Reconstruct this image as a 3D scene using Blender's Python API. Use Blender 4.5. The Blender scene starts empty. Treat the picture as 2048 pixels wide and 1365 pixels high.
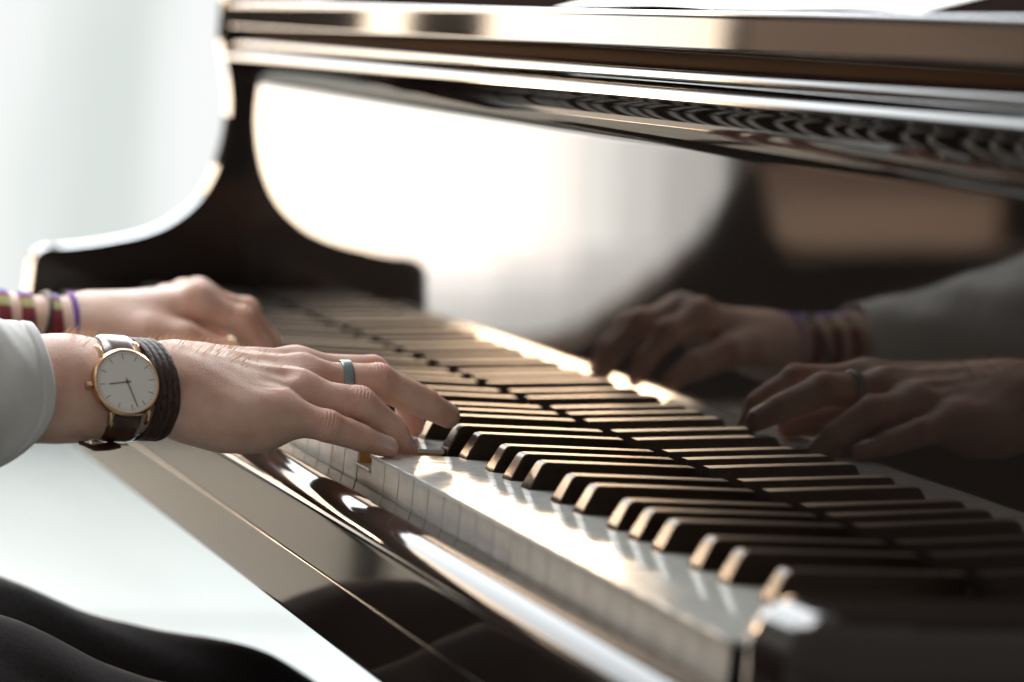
import bpy, bmesh, math, random
import numpy as np
from mathutils import Vector, Matrix
random.seed(7)
rng = np.random.default_rng(7)
S = 0.001                      # everything below is written in millimetres
scene = bpy.context.scene
COL = scene.collection

# ------------------------------------------------------------------ materials
def mat(name, base=(.5,.5,.5), rough=.5, metal=0., ior=1.5, spec=None, tint=None, coat=0., coat_rough=.05,
        sss=0., sss_r=(1,.35,.18), sss_s=.004, sheen=0.):
    m = bpy.data.materials.new(name); m.use_nodes = True
    b = m.node_tree.nodes['Principled BSDF']
    b.inputs['Base Color'].default_value = (*base,1)
    b.inputs['Roughness'].default_value = rough
    b.inputs['Metallic'].default_value = metal
    b.inputs['IOR'].default_value = ior
    if spec is not None: b.inputs['Specular IOR Level'].default_value = spec
    if tint is not None: b.inputs['Specular Tint'].default_value = (*tint,1)
    b.inputs['Coat Weight'].default_value = coat; b.inputs['Coat Roughness'].default_value = coat_rough
    if sss:
        b.inputs['Subsurface Weight'].default_value = sss
        b.inputs['Subsurface Radius'].default_value = sss_r
        b.inputs['Subsurface Scale'].default_value = sss_s
    b.inputs['Sheen Weight'].default_value = sheen
    return m
def nodes(m): return m.node_tree.nodes, m.node_tree.links, m.node_tree.nodes['Principled BSDF']
def obj_coord(m, scale=(1,1,1)):
    n,l,b = nodes(m)
    tc = n.new('ShaderNodeTexCoord'); mp = n.new('ShaderNodeMapping'); mp.inputs['Scale'].default_value = scale
    l.new(tc.outputs['Object'], mp.inputs['Vector']); return mp.outputs['Vector']
def noise(m, vec, scale, detail=4, rough=.55):
    n,l,b = nodes(m)
    t = n.new('ShaderNodeTexNoise'); t.inputs['Scale'].default_value = scale
    t.inputs['Detail'].default_value = detail; t.inputs['Roughness'].default_value = rough
    l.new(vec, t.inputs['Vector']); return t.outputs['Fac']
def ramp(m, fac, stops):
    n,l,b = nodes(m)
    r = n.new('ShaderNodeValToRGB'); e = r.color_ramp.elements
    while len(e) < len(stops): e.new(.5)
    for i,(p,c) in enumerate(stops):
        e[i].position = p; e[i].color = (*c,1) if len(c)==3 else c
    l.new(fac, r.inputs['Fac']); return r.outputs['Color']
def bump(m, fac, strength=.3, dist=.0005):
    n,l,b = nodes(m)
    k = n.new('ShaderNodeBump'); k.inputs['Strength'].default_value = strength; k.inputs['Distance'].default_value = dist
    l.new(fac, k.inputs['Height']); l.new(k.outputs['Normal'], b.inputs['Normal']); return k
def colour_noise(m, c1, c2, scale, stretch=(1,1,1), detail=4, lo=.35, hi=.65):
    n,l,b = nodes(m)
    v = obj_coord(m, stretch); f = noise(m, v, scale, detail)
    l.new(ramp(m, f, [(lo,c1),(hi,c2)]), b.inputs['Base Color']); return v, f
def rough_noise(m, lo, hi, scale, stretch=(1,1,1)):
    n,l,b = nodes(m)
    v = obj_coord(m, stretch); f = noise(m, v, scale, 5)
    l.new(ramp(m, f, [(.3,(lo,)*3),(.75,(hi,)*3)]), b.inputs['Roughness'])

LACQ = mat('black_lacquer', (.019,.014,.013), .045, ior=1.5, tint=(1.,.93,.86))
rough_noise(LACQ, .03, .075, 9)
def smudge(m, specks=True):
    n,l,b = nodes(m)
    v = obj_coord(m); bump(m, noise(m, v, 7, 2), .06, .002)
    if specks:      # settled dust
        vo = n.new('ShaderNodeTexVoronoi'); vo.inputs['Scale'].default_value = 330; l.new(v, vo.inputs['Vector'])
        lt = n.new('ShaderNodeMath'); lt.operation='LESS_THAN'; lt.inputs[1].default_value=.055; l.new(vo.outputs['Distance'], lt.inputs[0])
        sp = n.new('ShaderNodeSeparateColor'); l.new(vo.outputs['Color'], sp.inputs[0])
        g = n.new('ShaderNodeMath'); g.operation='GREATER_THAN'; g.inputs[1].default_value=.72; l.new(sp.outputs[0], g.inputs[0])
        mu = n.new('ShaderNodeMath'); mu.operation='MULTIPLY'; l.new(lt.outputs[0], mu.inputs[0]); l.new(g.outputs[0], mu.inputs[1])
        mx = n.new('ShaderNodeMix'); mx.data_type='RGBA'; l.new(mu.outputs[0], mx.inputs[0])
        mx.inputs[6].default_value = b.inputs['Base Color'].default_value[:]; mx.inputs[7].default_value = (.22,.18,.15,1)
        l.new(mx.outputs[2], b.inputs['Base Color'])
FALLB = mat('fallboard_lacquer', (.013,.010,.009), .035, ior=1.5, tint=(1.,.93,.86))
smudge(FALLB); smudge(LACQ)
CASE = mat('case_lacquer', (.021,.015,.013), .05, ior=1.5, spec=.22, tint=(1.,.9,.8)); smudge(CASE)
SATIN = mat('satin_lacquer', (.016,.012,.010), .06, ior=1.5)
rough_noise(SATIN, .03, .055, 14, (1,.15,1))
IVORY = mat('white_key_plastic', (.58,.59,.56), .10, ior=1.5)
colour_noise(IVORY, (.55,.56,.53), (.61,.62,.59), 60)
rough_noise(IVORY, .06, .14, 25)
KEYFRONT = mat('white_key_front', (.62,.60,.55), .35)
colour_noise(KEYFRONT, (.56,.54,.49), (.66,.64,.60), 90)
KEYWOOD = mat('key_wood', (.55,.30,.06), .6)
colour_noise(KEYWOOD, (.50,.26,.04), (.62,.36,.09), 120, (.1,1,1))
EBONY = mat('ebony_key', (.014,.009,.007), .33, ior=1.8, spec=.27, tint=(1.,.80,.60))
v,f = colour_noise(EBONY, (.010,.0065,.005), (.019,.012,.009), 500, (.04,1,1)); bump(EBONY, f, .25, .00008)
FELT = mat('felt', (.018,.012,.01), .95, spec=0.)
WOODBR = mat('brown_wood', (.07,.03,.012), .9, spec=.1)
colour_noise(WOODBR, (.05,.02,.007), (.10,.045,.018), 30, (.05,.03,1))
PAPER = mat('sheet_paper', (.80,.80,.76), .8)
v,f = colour_noise(PAPER, (.76,.77,.74), (.82,.82,.78), 25); bump(PAPER, f, .3, .001)

SKIN = mat('skin', (.62,.40,.30), .48, ior=1.4, sss=.7, sss_r=(1,.24,.12), sss_s=.0065)
n_,l_,b_ = nodes(SKIN)
v = obj_coord(SKIN)
f1 = noise(SKIN, v, 55, 5)
l_.new(ramp(SKIN, f1, [(.30,(.62,.375,.285)),(.52,(.72,.48,.375)),(.75,(.77,.56,.45))]), b_.inputs['Base Color'])
at_ = n_.new('ShaderNodeAttribute'); at_.attribute_name='flush'
fx = n_.new('ShaderNodeMix'); fx.data_type='RGBA'; l_.new(at_.outputs['Fac'], fx.inputs[0])
l_.new(b_.inputs['Base Color'].links[0].from_socket, fx.inputs[6]); fx.inputs[7].default_value=(.72,.33,.26,1); l_.new(fx.outputs[2], b_.inputs['Base Color'])
vo = n_.new('ShaderNodeTexVoronoi'); vo.inputs['Scale'].default_value = 1300; l_.new(v, vo.inputs['Vector'])
ad = n_.new('ShaderNodeMath'); ad.operation='ADD'; l_.new(vo.outputs['Distance'], ad.inputs[0]); l_.new(noise(SKIN, v, 260, 4), ad.inputs[1])
bump(SKIN, ad.outputs[0], .7, .0003)
NAIL = mat('fingernail', (.68,.46,.38), .22, ior=1.5, sss=.3, sss_s=.002)
SHIRT = mat('shirt_cotton', (.60,.60,.58), .85, sheen=.15, sss=.0)
v = obj_coord(SHIRT); f = noise(SHIRT, v, 900, 3); bump(SHIRT, f, .35, .0003)
TROUSER = mat('dark_trousers', (.012,.009,.009), .9, sheen=.04, spec=.2)
v,f = colour_noise(TROUSER, (.007,.005,.005), (.016,.011,.011), 400); bump(TROUSER, f, .4, .0006)
HAIR = mat('brown_hair', (.10,.05,.025), .45)
ARMHAIR = mat('arm_hair', (.80,.50,.28), .35)
SHOE = mat('shoe_leather', (.03,.02,.015), .35)
GOLD = mat('rose_gold', (.80,.52,.32), .22, metal=1)
DIAL = mat('watch_dial', (.84,.84,.78), .35, coat=1., coat_rough=.02)
INK = mat('dial_marker', (.16,.09,.06), .3, metal=.4)
GLASS = mat('watch_glass', (1,1,1), .02, ior=1.45)
nodes(GLASS)[2].inputs['Transmission Weight'].default_value = 1
STRAP = mat('brown_strap_leather', (.075,.030,.018), .28, coat=.4, coat_rough=.15)
v,f = colour_noise(STRAP, (.05,.02,.012), (.10,.042,.024), 150); bump(STRAP, f, .4, .0003)
LEATHER = mat('dark_leather_cord', (.035,.018,.013), .55)
v,f = colour_noise(LEATHER, (.016,.008,.006), (.075,.038,.024), 330, (2.2,1,1)); bump(LEATHER, f, 1.0, .0011)
STEEL = mat('blued_steel_ring', (.24,.29,.30), .36, metal=1)
PURPLE = mat('purple_elastic', (.16,.05,.34), .7)
CORD = mat('dark_cord', (.03,.022,.03), .6)
WEAVE = mat('woven_band', (.4,.2,.1), .85)
n_,l_,b_ = nodes(WEAVE)
geo = n_.new('ShaderNodeUVMap'); sep = n_.new('ShaderNodeSeparateXYZ'); l_.new(geo.outputs['UV'], sep.inputs[0])
mm = n_.new('ShaderNodeMath'); mm.operation='FRACT'; l_.new(sep.outputs['X'], mm.inputs[0])
cr = ramp(WEAVE, mm.outputs[0], [(0,(.20,.02,.03)),(.30,(.03,.05,.05)),(.46,(.27,.22,.50)),(.61,(.26,.02,.03)),(.66,(.40,.38,.16)),(.76,(.20,.02,.03))])
cr.node.color_ramp.interpolation = 'CONSTANT'
l_.new(cr, b_.inputs['Base Color'])
fv = noise(WEAVE, obj_coord(WEAVE,(1,1,1)), 1400, 2); bump(WEAVE, fv, .8, .0008)

FLOOR = mat('pale_floor', (.33,.35,.345), .6, spec=.12)
v,f = colour_noise(FLOOR, (.28,.305,.30), (.36,.385,.38), 1.6, (1,.2,1))
WALL = mat('dark_wall', (.05,.04,.035), .8)
PALEWALL = mat('pale_wall', (.62,.63,.60), .8)
SOFAD = mat('dark_upholstery', (.012,.010,.009), .8)
colour_noise(SOFAD, (.008,.007,.006), (.018,.014,.012), 3)
SOFAT = mat('tan_upholstery', (.45,.30,.20), .7)
colour_noise(SOFAT, (.36,.23,.15), (.52,.36,.25), 5, (1,1,3))
FRAME = mat('window_frame_paint', (.55,.53,.50), .5)

def emission(name, c, s, folds=None):
    m = bpy.data.materials.new(name); m.use_nodes = True
    n,l = m.node_tree.nodes, m.node_tree.links; n.clear()
    o = n.new('ShaderNodeOutputMaterial'); e = n.new('ShaderNodeEmission')
    e.inputs['Strength'].default_value = s; e.inputs['Color'].default_value = (*c,1)
    l.new(e.outputs[0], o.inputs[0])
    if folds:
        tc = n.new('ShaderNodeTexCoord'); mp = n.new('ShaderNodeMapping'); mp.inputs['Scale'].default_value = folds
        l.new(tc.outputs['Object'], mp.inputs[0]); t = n.new('ShaderNodeTexNoise'); t.inputs['Scale'].default_value = 1; t.inputs['Detail'].default_value = 2
        l.new(mp.outputs[0], t.inputs['Vector'])
        r = n.new('ShaderNodeValToRGB'); r.color_ramp.elements[0].position=.35; r.color_ramp.elements[1].position=.62
        r.color_ramp.elements[0].color = (c[0]*.77,c[1]*.81,c[2]*.79,1); r.color_ramp.elements[1].color = (*c,1)
        l.new(t.outputs['Fac'], r.inputs[0]); l.new(r.outputs[0], e.inputs['Color'])
    return m

# ------------------------------------------------------------------ object helpers
def link(name, me, m, parent=None, smooth=False, auto=None):
    if m is not None:
        me.materials.clear(); me.materials.append(m)
    if smooth: me.polygons.foreach_set('use_smooth', [True]*len(me.polygons))
    o = bpy.data.objects.new(name, me); COL.objects.link(o)
    if parent is not None:
        o.parent = parent
        w = Vector((0,0,0)); q = parent
        while q is not None: w += q.location; q = q.parent
        o.location = -w                      # geometry is written in world millimetres
    if auto is not None:
        md = o.modifiers.new('sharp','EDGE_SPLIT'); md.split_angle = math.radians(auto)
        wn_ = o.modifiers.new('normals','WEIGHTED_NORMAL'); wn_.keep_sharp = True; wn_.weight = 100
    return o
def frombm(name, bm, m, parent=None, smooth=False, auto=None):
    me = bpy.data.meshes.new(name); bm.normal_update(); bm.to_mesh(me); bm.free()
    return link(name, me, m, parent, smooth, auto)
def empty(name, loc=(0,0,0)):
    o = bpy.data.objects.new(name, None); COL.objects.link(o); o.location = loc; o.empty_display_size = .05; return o
def tag(o, label=None, cat=None, group=None, kind=None):
    if label: o['label'] = label
    if cat: o['category'] = cat
    if group: o['group'] = group
    if kind: o['kind'] = kind
    return o
def V(p): return Vector(p)*S
def box(bm, x0,x1,y0,y1,z0,z1, bev=0, seg=2):
    r = bmesh.ops.create_cube(bm, size=1)
    vs = r['verts']
    bmesh.ops.scale(bm, vec=((x1-x0)*S,(y1-y0)*S,(z1-z0)*S), verts=vs)
    bmesh.ops.translate(bm, vec=((x0+x1)/2*S,(y0+y1)/2*S,(z0+z1)/2*S), verts=vs)
    if bev:
        es = list({e for v in vs for e in v.link_edges})
        bmesh.ops.bevel(bm, geom=es, offset=bev*S, segments=seg, affect='EDGES', profile=.5)
def boxo(name, m, parent, x0,x1,y0,y1,z0,z1, bev=0, seg=2):
    bm = bmesh.new(); box(bm, x0,x1,y0,y1,z0,z1,bev,seg)
    return frombm(name, bm, m, parent, smooth=bev>0, auto=40 if bev>0 else None)
def extrude_xz(name, prof, y0, y1, m, parent, auto=35):
    """closed (x,z) profile swept along y"""
    bm = bmesh.new()
    a = [bm.verts.new((x*S,y0*S,z*S)) for x,z in prof]; b = [bm.verts.new((x*S,y1*S,z*S)) for x,z in prof]
    n = len(prof)
    for i in range(n):
        j = (i+1)%n; bm.faces.new((a[i],a[j],b[j],b[i]))
    bm.faces.new(a[::-1]); bm.faces.new(b)
    bmesh.ops.recalc_face_normals(bm, faces=bm.faces[:])
    return frombm(name, bm, m, parent, smooth=True, auto=auto)
def arc(cx,cz,r,a0,a1,n=8, rz=None):
    rz = rz or r
    return [(cx+r*math.cos(math.radians(a0+(a1-a0)*i/n)), cz+rz*math.sin(math.radians(a0+(a1-a0)*i/n))) for i in range(n+1)]
def tube(bm, pts, rad, seg=8, cap=True, closed=False, flat=None):
    """tube of given radii (mm) along points (mm)"""
    pts = [Vector(p) for p in pts]; n = len(pts)
    if not hasattr(rad,'__len__'): rad = [rad]*n
    rings = []; up = None
    for i,p in enumerate(pts):
        if closed: t = pts[(i+1)%n]-pts[i-1]
        else: t = pts[min(i+1,n-1)]-pts[max(i-1,0)]
        t.normalize()
        if up is None:
            up = Vector((0,0,1)) if abs(t.z) < .9 else Vector((1,0,0))
        up = (up - t*up.dot(t)).normalized(); sd = t.cross(up)
        r = rad[i]
        ring = []
        for k in range(seg):
            a = 2*math.pi*k/seg
            ring.append(bm.verts.new((p + up*math.cos(a)*r*(flat or 1) + sd*math.sin(a)*r)*S))
        rings.append(ring)
    m = n if closed else n-1
    for i in range(m):
        A,B = rings[i], rings[(i+1)%n]
        for k in range(seg): bm.faces.new((A[k],A[(k+1)%seg],B[(k+1)%seg],B[k]))
    if cap and not closed:
        bm.faces.new(rings[0][::-1]); bm.faces.new(rings[-1])
    bmesh.ops.recalc_face_normals(bm, faces=bm.faces[:])

# ------------------------------------------------------------------ implicit surfaces
class Field:
    def __init__(s, lo, hi, h):
        s.lo = np.array(lo,float); s.h = h
        s.n = np.ceil((np.array(hi)-s.lo)/h).astype(int)+1
        s.f = np.full(s.n, 30., np.float32)
    def sub(s, lo, hi):
        a = np.clip(np.floor((np.array(lo)-s.lo)/s.h).astype(int),0,s.n-1)
        b = np.clip(np.ceil((np.array(hi)-s.lo)/s.h).astype(int)+1,0,s.n)
        sl = tuple(slice(a[i],max(b[i],a[i]+1)) for i in range(3))
        ax = [ (s.lo[i]+s.h*np.arange(sl[i].start,sl[i].stop)).astype(np.float32) for i in range(3)]
        return sl, (ax[0][:,None,None],ax[1][None,:,None],ax[2][None,None,:])
def smin(a,b,k):
    if k<=0: return np.minimum(a,b)
    h = np.maximum(k-np.abs(a-b),0)/k
    return np.minimum(a,b)-h*h*k*.25
def cone_d(X, a, b, r1, r2, flat=None):
    a = np.array(a,float); b = np.array(b,float); ba = b-a; L = ba@ba + 1e-9
    px,py,pz = X[0]-a[0], X[1]-a[1], X[2]-a[2]
    h = np.clip((px*ba[0]+py*ba[1]+pz*ba[2])/L,0,1)
    vx,vy,vz = px-h*ba[0], py-h*ba[1], pz-h*ba[2]
    q = vx*vx+vy*vy+vz*vz
    if flat is not None:
        n,s = flat; n = np.array(n,float)/np.linalg.norm(n)
        q = q + (s*s-1)*(vx*n[0]+vy*n[1]+vz*n[2])**2
    return np.sqrt(q)-(r1+(r2-r1)*h)
def add(F, a, b, r1, r2, k=6, flat=None, target=None, neg=False):
    a=np.array(a,float); b=np.array(b,float)
    f = F.f if target is None else target
    R = max(r1,r2)+k+4
    sl,X = F.sub(np.minimum(a,b)-R, np.maximum(a,b)+R)
    d = cone_d(X,a,b,r1,r2,flat)
    if neg: f[sl] = -smin(-f[sl], d, k)
    else: f[sl] = smin(f[sl], d, k)
def nets(F, f=None):
    """naive surface nets -> verts, quads"""
    f = F.f if f is None else f
    nx,ny,nz = f.shape
    ins = f < 0
    c = np.zeros((nx-1,ny-1,nz-1),np.int8)
    for dx in (0,1):
        for dy in (0,1):
            for dz in (0,1): c += ins[dx:nx-1+dx,dy:ny-1+dy,dz:nz-1+dz]
    idx = np.argwhere((c>0)&(c<8))
    I = -np.ones(c.shape,np.int32); I[tuple(idx.T)] = np.arange(len(idx))
    acc = np.zeros((len(idx),3)); cnt = np.zeros(len(idx))
    cor = [(x,y,z) for x in (0,1) for y in (0,1) for z in (0,1)]
    for a in cor:
        for ax in range(3):
            if a[ax]: continue
            b = list(a); b[ax]=1
            fa = f[tuple((idx+a).T)].astype(float); fb = f[tuple((idx+b).T)].astype(float)
            m = (fa<0)!=(fb<0)
            t = np.where(m, fa/np.where(m,fa-fb,1),0)
            p = np.repeat(np.array(a,float)[None],len(idx),0); p[:,ax] = t
            acc[m]+=p[m]; cnt[m]+=1
    vts = F.lo + F.h*(idx+acc/cnt[:,None])
    qs = []
    for ax in range(3):
        o1,o2 = (ax+1)%3,(ax+2)%3
        sl0=[slice(0,-1) if k==ax else slice(1,-1) for k in range(3)]
        sl1=[slice(1,None) if k==ax else slice(1,-1) for k in range(3)]
        A = ins[tuple(sl0)]; B = ins[tuple(sl1)]
        e = np.argwhere(A!=B)
        e2 = e.copy(); 
        for k in range(3):
            if k!=ax: e2[:,k]+=1
        flip = A[tuple(e.T)]
        def cell(d1,d2):
            q = e2.copy(); q[:,o1]-=d1; q[:,o2]-=d2; return I[tuple(q.T)]
        q = np.stack([cell(1,1),cell(0,1),cell(0,0),cell(1,0)],1)
        q[~flip] = q[~flip][:,::-1]
        qs.append(q)
    return vts, np.concatenate(qs)
def mesh_np(name, parts, relax=0):
    vs=[];qs=[];o=0
    for v,q in parts:
        vs.append(v); qs.append(q+o); o+=len(v)
    v=np.concatenate(vs); q=np.concatenate(qs)
    for _ in range(relax):
        a=np.zeros_like(v); c=np.zeros(len(v))
        for i in range(4):
            for j in ((i+1)%4,(i-1)%4):
                np.add.at(a,q[:,i],v[q[:,j]]); np.add.at(c,q[:,i],1)
        v = v*.5+.5*a/np.maximum(c,1)[:,None]
    me=bpy.data.meshes.new(name)
    me.vertices.add(len(v)); me.vertices.foreach_set('co',(v*S).ravel())
    me.loops.add(len(q)*4); me.loops.foreach_set('vertex_index',q.ravel().astype(np.int32))
    me.polygons.add(len(q)); me.polygons.foreach_set('loop_start',np.arange(0,len(q)*4,4,dtype=np.int32))
    me.update(calc_edges=True); me.validate()
    return me

# ------------------------------------------------------------------ piano
W = 23.5; Y0 = -54.; Y1 = 1235.
piano = tag(empty('grand_piano', (.2,.6,-.72)), 'black lacquered grand piano with open keyboard and mirror-like fallboard', 'piano')
BOFF = {'A':2.5,'C':-3.,'D':3.,'F':-3.5,'G':0.}
letter = lambda i: 'ABCDEFG'[i%7]
blacks = {i:(i+1)*W+BOFF[letter(i)] for i in range(0,51) if letter(i) in BOFF}
PRESSED = {17: 8.5}
def poly_prism(bm, pts, z0, z1, bev=0):
    lo = [bm.verts.new((x*S,y*S,z0*S)) for x,y in pts]; hi = [bm.verts.new((x*S,y*S,z1*S)) for x,y in pts]
    n = len(pts); top=[]
    for i in range(n):
        j=(i+1)%n; f=bm.faces.new((lo[i],lo[j],hi[j],hi[i]))
    bm.faces.new(lo[::-1]); t=bm.faces.new(hi)
    if bev:
        bmesh.ops.bevel(bm, geom=list(t.edges), offset=bev*S, segments=3, affect='EDGES', profile=.5)
def key_outline(i, ins=0., xf=-1., xb=140.5):
    a = i*W+.5+ins; b = (i+1)*W-.5-ins
    na = blacks.get(i-1); nb = blacks.get(i)
    pts = [(xf,a)]
    if na is not None: pts += [(49.2-ins,a),(49.2-ins,na+7.0+ins),(xb,na+7.0+ins)]
    else: pts += [(xb,a)]
    if nb is not None: pts += [(xb,nb-7.0-ins),(49.2-ins,nb-7.0-ins),(49.2-ins,b)]
    else: pts += [(xb,b)]
    pts += [(xf,b)]
    return pts
for i in range(-2,52):
    bm = bmesh.new(); poly_prism(bm, key_outline(i), -2.2, 0, .55)
    bmesh.ops.recalc_face_normals(bm, faces=bm.faces[:])
    k = frombm('white_key', bm, IVORY, piano, True, 35)
    bm = bmesh.new(); box(bm, 0, 1.4, i*W+.5, (i+1)*W-.5, -19, -2.25, .15, 1)
    fr = frombm('key_front', bm, KEYFRONT, k)
    bm = bmesh.new(); poly_prism(bm, key_outline(i, .8, 1.45, 140), -16.5, -2.25)
    bmesh.ops.recalc_face_normals(bm, faces=bm.faces[:])
    wd = frombm('key_wood', bm, KEYWOOD if i > -2 else FELT, k)
    dz = PRESSED.get(i, rng.uniform(-.05,.05))
    ang = -dz/250.                                  # rocks about its balance pin 250 mm behind
    k.rotation_euler = (0,ang,0)
    piv = Vector((.25,0,0)); R = Matrix.Rotation(ang,3,'Y')
    k.location = k.location + piv - R@piv
    # location of child frames: key rotates about its own origin (world origin offset)
for i,c in blacks.items():
    prof = [(50,-4),(50,.6),(50.9,2.6),(55.6,11.6),(57.0,13.4),(59.2,14.0),(141,14.0),(141,-4)]
    bm = bmesh.new(); A=[];B=[]
    for x,z in prof:
        w = 6.3-1.5*max(z,0)/14.
        A.append(bm.verts.new((x*S,(c-w)*S,z*S))); B.append(bm.verts.new((x*S,(c+w)*S,z*S)))
    n=len(prof)
    for j in range(n):
        q=(j+1)%n; bm.faces.new((A[j],A[q],B[q],B[j]))
    bm.faces.new(A[::-1]); bm.faces.new(B)
    bmesh.ops.recalc_face_normals(bm, faces=bm.faces[:])
    es=[e for e in bm.edges if (e.verts[0] in A)==(e.verts[1] in A) and min(e.verts[0].co.z,e.verts[1].co.z)>.0001]
    bmesh.ops.bevel(bm, geom=es, offset=.9*S, segments=3, affect='EDGES', profile=.5)
    frombm('black_key', bm, EBONY, piano, True, 40)
boxo('key_felt', FELT, piano, 141.3, 146, Y0, Y1-8, -20, 4)
boxo('key_frame', FELT, piano, 4, 140, Y0+3, Y1-10, -40, -24)

# fallboard: near-vertical lacquered face leaning 1.7 deg forward, cove and rounded nose above
TH = .0303
face = [(145.4-math.tan(TH)*z, z) for z in (-12, 173)]
cove = [(139.9,176),(139.0,182),(136.6,188),(132.6,193.5),(128.0,197.5),(124.0,199.6)]
nose = arc(124.5,204.0,4.6,255,60,14)
fb = face+cove+nose[::1]
nose = [(x,z) for x,z in nose]
prof = face+cove[:-1]+[(123.6,199.2),(121.0,199.5),(119.9,200.4),(120.0,201.6),(120.9,203.4),(122.3,205.3),(124.2,207.0),(126.4,208.3),(129,209.1),(134,209.3),(155,209.3),(155,-12)]
extrude_xz('fallboard', prof, Y0, Y1, FALLB, piano, 50)
prof = [(131,209.7),(124.5,210.0),(122.6,210.6),(122.2,211.6),(122.6,213.2),(123.7,215.0),(125.3,216.6),(127.4,217.8),(130,218.3),(150,218.3),(150,209.7)]
extrude_xz('fallboard_bead', prof, Y0, Y1-10, LACQ, piano, 50)
boxo('felt_strip', WOODBR, piano, 132, 150, Y0, Y1-12, 218.5, 225.5)
prof = [(122,225.8)]+[(120.0,226.4),(119.4,228),(119.4,242.0)]+[(121.2+2.4*math.cos(math.radians(a)), 244.0+2.4*math.sin(math.radians(a))) for a in range(200,60,-20)]+[(140,247.5),(158,247.5),(158,225.8)]
extrude_xz('music_shelf', prof, Y0, Y1-14, SATIN, piano, 40)
# inclined music desk behind the shelf
bm=bmesh.new()
a0,a1=math.tan(math.radians(17)),0
prof=[(141,247.7),(420,247.7+279*a0),(420,247.7+279*a0-14),(158,240)]
extrude_xz('music_desk', prof, Y0, 1100, FELT, piano, 40)

# key slip in front of the keys and key bed below
prof = [(-2.2,-40),(-2.2,-18.5),(-4.0,-17.0)]
for t in range(0,13):
    a = math.radians(95+ (180-95)*t/12.)
    prof.append((-15+ 20*math.cos(a)*1.0, -29+ 13.5*math.sin(a)))
prof += [(-35,-31),(-35,-56.2),(-2.2,-56.2)]
extrude_xz('key_slip', prof, Y0-60, Y1+40, CASE, piano, 50)
prof = [(-34.2,-57.0),(-35,-57.8),(-35,-86.5)]+arc(-32.5,-87,2.5,180,270,5)+[(150,-89.5),(150,-57.0)]
extrude_xz('key_bed', prof, Y0-60, Y1+40, CASE, piano, 50)

# treble arm: scooped cheek closing the far end
armp = [(-35,-88),(-33,-56),(-27,-22),(-25,8)]+arc(-9,20,15.5,180,95,8)+[(2,36.5),(22,40),(42,44.5),(62,50),(80,57.5),(93,66),(104,76),(113,88),(120,102),(125,118),(128,134),(129.5,150),(129,166),(126.5,181),(123,195),(120,206),(118,215),(118,246)]+[(121,256),(430,256),(430,-88)]
def smooth_run(P,i0,i1,k=5):
    out=P[:i0+1]
    for i in range(i0,i1):
        p0,p1,p2,p3=[Vector(P[j]) for j in (max(i-1,i0),i,i+1,min(i+2,i1))]
        for q in range(1,k+1):
            t=q/k; out.append(tuple(.5*((2*p1)+(p2-p0)*t+(2*p0-5*p1+4*p2-p3)*t*t+(-p0+3*p1-3*p2+p3)*t**3)))
    return out+P[i1+1:]
armp=smooth_run(armp,4+6,len(armp)-5)
bm = bmesh.new()
a=[bm.verts.new((x*S,Y1*S,z*S)) for x,z in armp]; b=[bm.verts.new((x*S,(Y1+18)*S,z*S)) for x,z in armp]
n=len(armp)
for i in range(n): bm.faces.new((a[i],a[(i+1)%n],b[(i+1)%n],b[i]))
f0=bm.faces.new(a[::-1]); f1=bm.faces.new(b)
bmesh.ops.bevel(bm, geom=list(f0.edges)+list(f1.edges), offset=.8*S, segments=2, affect='EDGES', profile=.5)
bmesh.ops.recalc_face_normals(bm, faces=bm.faces[:])
frombm('piano_arm', bm, LACQ, piano, True, 40)
boxo('key_block', LACQ, piano, -1, 139, 1222.6, Y1-.4, -20, 9, 3)
# bass end block, lower than the arm
boxo('key_block', LACQ, piano, -1.5, 138, Y0-56, -47.3, -56, 21, 20, 10)
# rim of the case running back from the keyboard
rim=[(156,Y0-40),(156,Y1+36)]+[(400,Y1+36),(800,Y1+20),(1150,1130),(1400,900),(1600,600),(1760,380),(1830,200),(1800,20),(1650,Y0-40)]
bm=bmesh.new(); a=[bm.verts.new((x*S,y*S,-.088)) for x,y in rim]; b=[bm.verts.new((x*S,y*S,.208)) for x,y in rim]
n=len(rim)
for i in range(n): bm.faces.new((a[i],a[(i+1)%n],b[(i+1)%n],b[i]))
bm.faces.new(a[::-1]); bm.faces.new(b); bmesh.ops.recalc_face_normals(bm, faces=bm.faces[:])
frombm('case_rim', bm, LACQ, piano)
for x,y in ((520,20),(900,1060),(1550,500)):
    bm=bmesh.new(); tube(bm,[(x,y,-720),(x,y,-690),(x,y,-400),(x,y,-88)],[34,38,48,60],20)
    frombm('leg', bm, LACQ, piano, True, 50)

# sheet music lying on the inclined desk
def desk(x,dz=0): return 247.7+(x-141)*a0+dz
def sheet(y0,y1,x0,x1,dz,skew,label):
    bm=bmesh.new(); nx,ny=10,14; g=[]
    for i in range(nx+1):
        r=[]
        for j in range(ny+1):
            x=x0+(x1-x0)*i/nx; y=y0+(y1-y0)*j/ny+skew*i/nx
            r.append(bm.verts.new((x*S,y*S,(desk(x,dz)+1.2*math.sin(j/ny*3.1)+.4*math.sin(i*.9+j*.5))*S)))
        g.append(r)
    for i in range(nx):
        for j in range(ny): bm.faces.new((g[i][j],g[i+1][j],g[i+1][j+1],g[i][j+1]))
    ex=bmesh.ops.extrude_face_region(bm, geom=bm.faces[:])
    bmesh.ops.translate(bm, vec=(0,0,.0004), verts=[v for v in ex['geom'] if isinstance(v,bmesh.types.BMVert)])
    bmesh.ops.recalc_face_normals(bm, faces=bm.faces[:])
    o=frombm('sheet_music', bm, PAPER, None, True, 40)
    return tag(o,label,'sheet music','loose sheets on the music desk')
sheet(116,330,142,400,.2,0,'white sheet on the music desk, nearest to the camera beside the bare black desk')
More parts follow.
